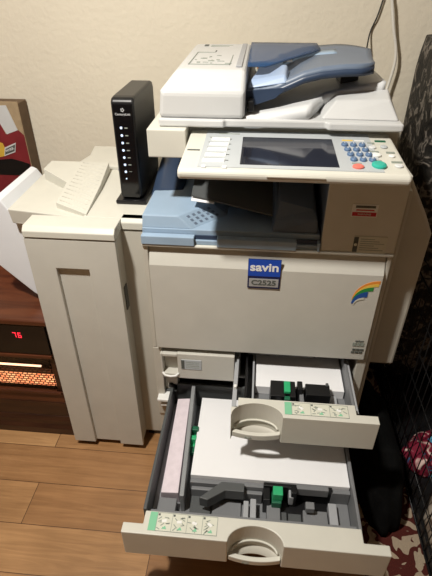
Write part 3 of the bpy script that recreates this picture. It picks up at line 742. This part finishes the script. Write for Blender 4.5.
for a in range(5): b.box(-.348 + .0035 * math.cos(a * 1.257) - .0012, -.348 + .0035 * math.cos(a * 1.257) + .0012, y0 + .0006, y0 + .003, 1.1505 + .0035 * math.sin(a * 1.257) - .0012, 1.1505 + .0035 * math.sin(a * 1.257) + .0012, 'platen')
b.build('emblem', md)
MB().box(-.382, -.377, 1.215, 1.23, .985, .99, 'lightgrey').build('side_button', md)

# ------------------------------------------------------------------ heater
ht = thing('infrared_heater', (-.86, 1.28, 0), 'cherry wood cabinet heater with glowing orange grille and red temperature display', 'heater')
HX0, HX1, HF, HB = -1.10, -.635, 1.09, 1.50
b = MB()
b.box(HX0 + .01, HX1 - .01, HF + .12, HB, .03, .505, 'cherry')      # carcass behind the window
b.box(HX0 + .01, HX0 + .03, HF + .01, HB, .03, .505, 'darkwood'); b.box(HX1 - .03, HX1 - .01, HF + .01, HB, .03, .505, 'darkwood')
b.box(HX0 + .01, HX1 - .01, HF + .006, HF + .13, .075, .15, 'darkwood'); b.box(HX0 + .01, HX1 - .01, HF + .006, HF + .02, .15, .205, 'cherry')
b.box(HX0 + .01, HX1 - .01, HF + .006, HF + .13, .376, .390, 'darkwood')
b.build('cabinet', ht, .004)
b = MB(); b.box(HX0, HX1, HF - .004, HB, .513, .534, 'cherry'); b.build('cabinet_top', ht, .006, 3)
b = MB()
b.prism([(HF - .016, 0), (HF - .016, .03), (HF - .006, .045), (HF - .004, .062), (HF + .004, .078), (HB, .078), (HB, 0)], 'x', HX0 - .004, HX1 + .004, 'darkwood'); b.build('plinth', ht, .002)
MB().box(HX0 + .012, HX1 - .012, HF, HF + .13, .390, .512, 'gloss').build('display_panel', ht, .002)
seg = {'7': 'abc', '6': 'acdefg'}
for ch, dx in (('7', -.7585), ('6', -.7415)):
    b = MB(); w_, h_, t_ = .0105, .021, .0022; zc_ = .470
    S = {'a': (0, w_, h_ - t_, h_), 'b': (w_ - t_, w_, h_ / 2 + .0006, h_ - .001), 'c': (w_ - t_, w_, .001, h_ / 2 - .0006), 'd': (0, w_, 0, t_), 'e': (0, t_, .001, h_ / 2 - .0006), 'f': (0, t_, h_ / 2 + .0006, h_ - .001), 'g': (0, w_, h_ / 2 - t_ / 2, h_ / 2 + t_ / 2)}
    for q in seg[ch]:
        a_, b_, c_, d_ = S[q]; b.box(dx + a_, dx + b_, HF - .0008, HF + .001, zc_ - h_ / 2 + c_, zc_ - h_ / 2 + d_, 'digit')
    b.build('digit', ht, label='red glowing digit')
b = MB(); b.box(HX0 + .012, HX1 - .012, HF - .003, HF + .006, .372, .386, 'cherry'); b.box(HX0 + .012, HX1 - .012, HF - .003, HF + .006, .200, .212, 'cherry'); b.build('window_frame', ht, .002)
b = MB(); b.box(HX0 + .03, HX1 - .03, HF + .070, HF + .074, .152, .375, 'gloss'); b.build('firebox_back', ht)
b = MB(); b.box(HX0 + .03, HX1 - .03, HF + .055, HF + .060, .186, .238, 'glow'); b.build('grille', ht, label='glowing orange perforated grille')
MB().tube([(HX0 + .04, HF + .045, .292), (-.722, HF + .045, .292)], .0036, 'tube', 10).build('heating_tube', ht, label='glowing heating tube')
MB().box(HX0 + .03, HX1 - .03, HF + .006, HF + .010, .205, .376, 'pane').build('glass_pane', ht)

# ------------------------------------------------------------------ cardboard box with red print
bx = thing('cardboard_box', (-1.08, 1.80, 0), 'red printed cardboard box standing against the back wall behind the heater', 'box')
BX0, BX1, BY0, BY1, BZ1 = -1.26, -.914, 1.772, 1.842, 1.030
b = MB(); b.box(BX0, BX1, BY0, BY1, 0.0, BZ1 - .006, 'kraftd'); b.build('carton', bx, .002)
b = MB(); b.box(BX0, BX1 - .001, BY0 - .004, BY0, .02, BZ1, 'kraft')
b.prism([(BX0, .02), (BX1 - .002, .02), (BX1 - .002, .905), (-.935, .925), (-.99, .908), (-1.002, .945), (-1.02, .985), (BX0, 1.0)], 'y', BY0 - .0048, BY0 - .003, 'boxred')
b.prism([(-1.03, 1.014), (-.961, 1.017), (-.937, .925), (-.985, .908)], 'y', BY0 - .0060, BY0 - .003, 'platen')
b.prism([(-1.08, .80), (-.99, .81), (-.95, .80), (-.92, .79), (-.92, .74), (-1.10, .74)], 'y', BY0 - .0055, BY0 - .003, 'black')
b.prism([(-1.04, .88), (-1.012, .872), (-1.006, .845), (-1.018, .82), (-1.06, .81)], 'y', BY0 - .0055, BY0 - .003, 'boxyellow')
b.prism([(-1.04, .925), (-1.015, .907), (-1.03, .895), (-1.05, .90)], 'y', BY0 - .0055, BY0 - .003, 'white')
b.build('printed_face', bx)
b = MB(); b.prism([(-1.008, .855), (-.957, .876), (-.968, .838), (-1.018, .820)], 'y', BY0 - .0062, BY0 - .003, 'platen'); b.prism([(-1.005, .850), (-.961, .869), (-.970, .842), (-1.014, .826)], 'y', BY0 - .0068, BY0 - .003, 'ink'); b.build('name_plate', bx)
text('lettering', 'WHISK', .013, 'platen', bx, (-.988, BY0 - .0072, .847), (PI / 2, -.38, 0), bold=.0003)

# ------------------------------------------------------------------ cords on wall
def smooth(pts, n=8):
    P = [Vector(p) for p in pts]; P = [2 * P[0] - P[1]] + P + [2 * P[-1] - P[-2]]; out = []
    for i in range(1, len(P) - 2):
        for k in range(n):
            t = k / n; out.append(.5 * ((2 * P[i]) + (P[i + 1] - P[i - 1]) * t + (2 * P[i - 1] - 5 * P[i] + 4 * P[i + 1] - P[i + 2]) * t * t + (3 * P[i] - P[i - 1] - 3 * P[i + 1] + P[i + 2]) * t ** 3))
    return out + [P[-2]]
nr = lambda L_, k: [(x * k, y * k if y > 1.795 else y, 1.45 - (1.45 - z) * k) if z > 1.0 else (x * k, y + .02, z) for x, y, z in L_]
b = MB(); b.tube(smooth(nr([(.39, 1.80, 1.55), (.383, 1.80, 1.42), (.375, 1.80, 1.361), (.366, 1.80, 1.315), (.352, 1.80, 1.27), (.340, 1.79, 1.22), (.335, 1.76, 1.12), (.33, 1.76, .90), (.32, 1.78, .4), (.32, 1.79, .004)], 1.021)), .0026, 'cord', 8)
tag(b.build('power_cord'), 'thin black cord hanging on the wall behind the document feeder', 'cord')
b = MB(); b.tube(smooth(nr([(.38, 1.82, 1.55), (.396, 1.82, 1.40), (.408, 1.82, 1.36), (.430, 1.82, 1.28), (.450, 1.82, 1.22), (.456, 1.82, 1.17), (.448, 1.82, 1.10), (.43, 1.80, 1.03), (.44, 1.78, .90), (.45, 1.79, .4), (.45, 1.79, .006)], .994)), .0052, 'wcord', 8)
tag(b.build('cable'), 'thicker off-white cable hanging on the wall right of the black cord', 'cable')

# ------------------------------------------------------------------ rug, crate, cloths
def rugf(u, v): return (.37 + .95 * u, .15 + 1.55 * v, .010 + .0015 * math.sin(9 * u + 5 * v))
b = MB(); b.grid(rugf, 30, 40, 'rug', .010)
tag(b.build('rug'), 'maroon rug with cream giraffe print on the floor right of the copier', 'rug')
cr = thing('dog_crate', (.87, 1.12, .012), 'black wire dog crate standing on the rug right of the photocopier', 'crate')
CX0, CX1, CY0, CY1, CZ0, CZ1 = .553, 1.15, .60, 1.74, .016, .62
def wires(name, pts_fn, nu, nv, r=.0019):
    b = MB()
    for i in range(nu + 1): b.tube([pts_fn(i / nu, 0), pts_fn(i / nu, 1)], r, 'wire', 5)
    for j in range(nv + 1): b.tube([pts_fn(0, j / nv), pts_fn(1, j / nv)], r if 0 < j < nv else r * 1.9, 'wire', 5)
    return b.build(name, cr)
wires('wire_panel', lambda u, v: (CX0, CY0 + (CY1 - CY0) * u, CZ0 + (CZ1 - CZ0) * v), 30, 6)
wires('wire_panel', lambda u, v: (CX1, CY0 + (CY1 - CY0) * u, CZ0 + (CZ1 - CZ0) * v), 30, 6)
wires('wire_panel', lambda u, v: (CX0 + (CX1 - CX0) * u, CY0, CZ0 + (CZ1 - CZ0) * v), 16, 6)
wires('wire_panel', lambda u, v: (CX0 + (CX1 - CX0) * u, CY1, CZ0 + (CZ1 - CZ0) * v), 16, 6)
wires('wire_panel', lambda u, v: (CX0 + (CX1 - CX0) * u, CY0 + (CY1 - CY0) * v, CZ1), 16, 8)
b = MB(); b.box(CX0 + .01, CX1 - .01, CY0 + .01, CY1 - .01, CZ0, CZ0 + .006, 'black')
b.box(CX0 + .003, CX0 + .013, CY0 + .003, CY1 - .003, CZ0, CZ0 + .03, 'black'); b.box(CX1 - .013, CX1 - .003, CY0 + .003, CY1 - .003, CZ0, CZ0 + .03, 'black')
b.build('floor_pan', cr, .001)

def heap(cx, cy, z, rx, ry, h, mat, seed, name, power=2.4, n=36, amp=1.):
    rnd = random.Random(seed); ph = [rnd.uniform(0, 6.28) for _ in range(8)]
    b = MB(); K = 14; vs = []; fs = []
    for j in range(K + 1):
        t = j / K; ang = t * PI / 2
        for i in range(n):
            a = 2 * PI * i / n
            w = 1 + amp * (.10 * math.sin(3 * a + ph[0]) + .05 * math.sin(7 * a + ph[1] + 3 * t)) + .03 * math.sin(11 * a + ph[2])
            rr = math.cos(ang) ** (2 / power) * w if j < K else 0
            x = cx + rx * rr * math.cos(a); y = cy + ry * rr * math.sin(a)
            zz = z + h * math.sin(ang) ** (.9) * (1 + .10 * math.sin(5 * a + ph[3]) * math.cos(ang) + .08 * math.sin(18 * (x + y) + ph[4]) * math.sin(ang) * rr) 
            vs.append((x, y, max(z, zz)))
    for j in range(K):
        for i in range(n): k = (i + 1) % n; fs.append((j * n + i, j * n + k, (j + 1) * n + k, (j + 1) * n + i))
    fs.append(tuple(range(n))[::-1])
    b.add(vs, fs, mat, True)
    return b.build(name)
zc = CZ0 + .007
tag(heap(.715, .79, zc, .147, .165, .055, 'browncloth', 3, 'blanket', 6, amp=.1), 'tan and brown blanket bunched at the front inside the crate', 'blanket')
tag(heap(.665, 1.075, zc, .100, .095, .075, 'printcloth', 5, 'blanket'), 'red and blue patterned blanket heaped inside the crate', 'blanket')
# crate-top throw, leaning tall against the wall
b = MB()
def throw(u, v):
    a = 2 * PI * u
    # rounded rectangle outline, folds running down
    cx, cy, rx, ry = .845, 1.62, .340, .185
    k = 7; c, s_ = math.cos(a), math.sin(a)
    r = (abs(c) ** k + abs(s_) ** k) ** (-1 / k)
    fold = 1 + .012 * math.sin(14 * a + 2 * v) * (1 - v)
    top = 1 - .03 * max(0, v - .94) / .06
    return (cx + rx * r * c * fold * top, cy + ry * r * s_ * fold * top, .08 + .02 * math.sin(9 * a) * (1 - v) + (1.268 - .08) * v)
nu, nv = 80, 26
vs = [throw(i / nu, j / nv) for j in range(nv + 1) for i in range(nu)]
fs = [(j * nu + i, j * nu + (i + 1) % nu, (j + 1) * nu + (i + 1) % nu, (j + 1) * nu + i) for j in range(nv) for i in range(nu)]
fs += [tuple(range(nv * nu, (nv + 1) * nu))]
b.add(vs, fs, 'plush', True)
o = b.build('plush_throw'); q = o.modifiers.new('thick', 'SOLIDIFY'); q.thickness = .012; q.offset = -1
tag(o, 'black mottled plush throw draped high over the back of the wire crate', 'blanket')
# black cloth between copier and crate
tag(heap(.450, 1.08, .0125, .083, .30, .17, 'blackcloth', 9, 'cloth', 3.6, amp=.25), 'black cloth heaped on rug between copier and crate', 'cloth')

# ------------------------------------------------------------------ lights, camera
def area(name, loc, size, power, colr, target):
    l = bpy.data.lights.new(name, 'AREA'); l.shape = 'DISK'; l.size = size; l.energy = power; l.color = colr
    o = bpy.data.objects.new(name, l); o.location = loc; col.objects.link(o)
    o.rotation_euler = (Vector(target) - Vector(loc)).to_track_quat('-Z', 'Y').to_euler(); return o
area('ceiling_lamp', (-.60, .34, 2.38), .12, 34, (1., .955, .87), (-.2, .9, 0))
w = bpy.data.worlds.new('world'); sc.world = w; w.use_nodes = True
w.node_tree.nodes['Background'].inputs[0].default_value = (1, .85, .7, 1); w.node_tree.nodes['Background'].inputs[1].default_value = .0

cam = bpy.data.cameras.new('camera'); co = bpy.data.objects.new('camera', cam); col.objects.link(co); sc.camera = co
co.location = (0, 0, 1.45)
cam.sensor_fit = 'VERTICAL'; cam.sensor_height = 24; cam.lens = 466 / 576 * 24; cam.clip_start = .02
co.rotation_euler = (math.radians(90 - 34.6), 0, math.radians(5.2))
sc.view_settings.view_transform = 'Standard'; sc.view_settings.look = 'None'; sc.view_settings.gamma = 1; sc.view_settings.use_curve_mapping = False
sc.view_settings.exposure = 0.42
